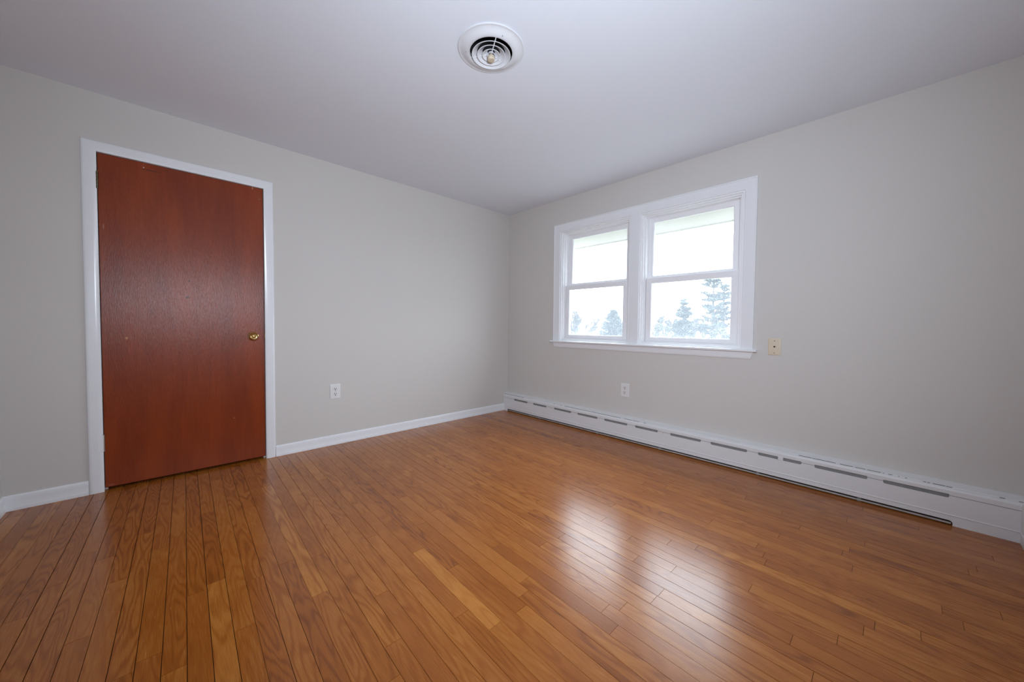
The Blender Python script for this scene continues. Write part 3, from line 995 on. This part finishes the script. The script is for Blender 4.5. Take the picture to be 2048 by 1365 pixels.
def bare_tree(name, loc, height, spread, label, seed, r0=0.09, depth=5, lean=(0, 0), group=None, mat='bark', thin=0.006):
    rnd = random.Random(seed)
    root = empty(name, loc)
    tag(root, label, 'tree', group)
    bt, bb = bmesh.new(), bmesh.new()
    def grow(bmx, p, d, L, r, lv):
        q = p + d * L
        mid = p.lerp(q, 0.5) + Vector((rnd.gauss(0, 0.03), rnd.gauss(0, 0.03), 0)) * L
        tube(bmx, [p, mid, q], [r, r * 0.85, max(thin, r * 0.68)], 5 if lv > 2 else 3)
        if lv == 0: return
        for k in range(3 if lv > 1 else 7):
            a = rnd.uniform(0, 6.28)
            nd = (d + Vector((math.cos(a), math.sin(a), rnd.uniform(0.0, 0.45))) * rnd.uniform(0.4, 0.8) * spread).normalized()
            s = p.lerp(q, rnd.uniform(0.55, 1.0))
            grow(bb, s, nd, L * rnd.uniform(0.55, 0.85), max(thin, r * rnd.uniform(0.45, 0.65)), lv - 1)
    d0 = Vector((lean[0], lean[1], 1)).normalized()
    grow(bt, Vector((0, 0, 0)), d0, height * 0.34, r0, depth)
    link('trunk', bt, MAT[mat], root)
    link('branches', bb, MAT[mat], root)
    return root

spruce((30.0, 16.50, GZ), 5.35, 2.1, 'dense blue-green spruce seen through the left window', 3)
bare_tree('bare_tree', (22.0, 14.9, GZ), 5.9, 0.8, 'leafless tree with thin branches in front of the white house', 5, r0=0.11, depth=5, lean=(0, -0.05), thin=0.024)
pine((45.0, 11.85, GZ), 9.75, 2.3, 'tallest open-branched pine seen through the right window', 8, first=0.30, tiers=9, top=0.42)
pine((54.0, 13.3, GZ), 10.1, 1.7, 'thin pine behind and right of the tallest pine', 21, first=0.40, tiers=9)
pine((48.0, 16.5, GZ), 7.45, 1.9, 'medium pine left of the tallest pine', 33, first=0.35, tiers=11, dense=1.5, top=0.08)
for i, (x, dy, dz) in enumerate(((57, 0.463, 0.030), (67, 0.440, 0.037), (62, 0.414, 0.027), (72, 0.392, 0.026), (59, 0.362, 0.026), (69, 0.336, 0.021), (79, 0.318, 0.022), (74, 0.288, 0.020))):
    bare_tree('bare_tree', (x, -3.3665 + dy * (x + 3.13), GZ), 1.06 + dz * (x + 3.13) - GZ, 0.72, 'hazy bare tree in the far row below the pines', 50 + i, r0=0.09, depth=5, group='bare trees in the far row', mat='twigs', thin=0.12)
def shrub(loc, r, hgt, label, seed, group=None):
    rnd = random.Random(seed)
    root = empty('shrub', loc)
    tag(root, label, 'shrub', group)
    bs, bf = bmesh.new(), bmesh.new()
    for k in range(9):
        a = rnd.uniform(0, 6.28)
        tube(bs, [(0, 0, 0), (math.cos(a) * r * 0.4, math.sin(a) * r * 0.4, hgt * 0.5), (math.cos(a) * r * 0.8, math.sin(a) * r * 0.8, hgt * 0.9)], [0.04, 0.025, 0.01], 4)
    for k in range(1500):
        a, u = rnd.uniform(0, 6.28), rnd.uniform(0.05, 1)
        rr = r * math.sqrt(max(0.05, 1 - (u * 2 - 1) ** 2)) * rnd.uniform(0.5, 1.05)
        blades(bf, Vector((math.cos(a) * rr, math.sin(a) * rr, u * hgt)), Vector((rnd.uniform(-1, 1), rnd.uniform(-1, 1), rnd.uniform(-0.3, 1))), 0.3, 0.14, rnd)
    link('stems', bs, MAT['bark'], root)
    link('foliage', bf, MAT['shrub'], root)
shrub((50.0, 20.6, GZ), 1.9, 4.2, 'broad olive shrub at the lower left of the right window', 4)
shrub((53.0, 18.3, GZ), 1.8, 3.8, 'low hazy shrub beneath the medium pine', 9)
shrub((39.5, 9.4, GZ), 1.3, 3.6, 'low hazy shrub right of the tallest pine, nearest of the shrubs', 17)

def house(loc, halfw, depth, eave, ridge, wins, roofmat, label):
    """gable front facing the room (-x)"""
    root = empty('house', loc)
    tag(root, label, 'house')
    bm = bmesh.new()
    pts = [(-halfw, 0), (halfw, 0), (halfw, eave), (0, ridge), (-halfw, eave)]
    f = [bm.verts.new((0, y, z)) for y, z in pts]
    b = [bm.verts.new((depth, y, z)) for y, z in pts]
    bm.faces.new(f); bm.faces.new(b[::-1])
    for k in range(5):
        j = (k + 1) % 5
        bm.faces.new((f[k], f[j], b[j], b[k]))
    link('walls', bm, MAT['siding'], root)
    bm = bmesh.new()
    o = 0.35
    for s in (-1, 1):
        sl = (ridge - eave) / halfw
        q = [(-o, 0, ridge + 0.03), (depth + o, 0, ridge + 0.03), (depth + o, s * (halfw + o), eave - o * sl + 0.03), (-o, s * (halfw + o), eave - o * sl + 0.03)]
        v = [bm.verts.new(p) for p in q] + [bm.verts.new((p[0], p[1], p[2] + 0.14)) for p in q]
        for fc in ((0, 1, 2, 3), (7, 6, 5, 4), (0, 4, 5, 1), (1, 5, 6, 2), (2, 6, 7, 3), (3, 7, 4, 0)):
            bm.faces.new([v[i] for i in fc])
    link('roof', bm, roofmat, root)
    for y, z, ww, hh in wins:
        bm = bmesh.new()
        box(bm, -0.05, 0.03, y - ww / 2, y + ww / 2, z - hh / 2, z + hh / 2)
        link('house_window', bm, MAT['window_dark'], root)
house((42.0, 28.3, GZ), 4.2, 9, 3.5, 5.45, ((-0.98, 3.0, 0.36, 0.95), (1.4, 3.0, 0.9, 1.2)), MAT['roof_pale'], 'white gabled house seen through the left window')
house((63.0, 15.2, GZ), 3.0, 7, 2.9, 4.2, ((0.0, 2.2, 0.9, 1.1),), MAT['roof_tan'], 'small house with a tan roof at the right edge of the right window')
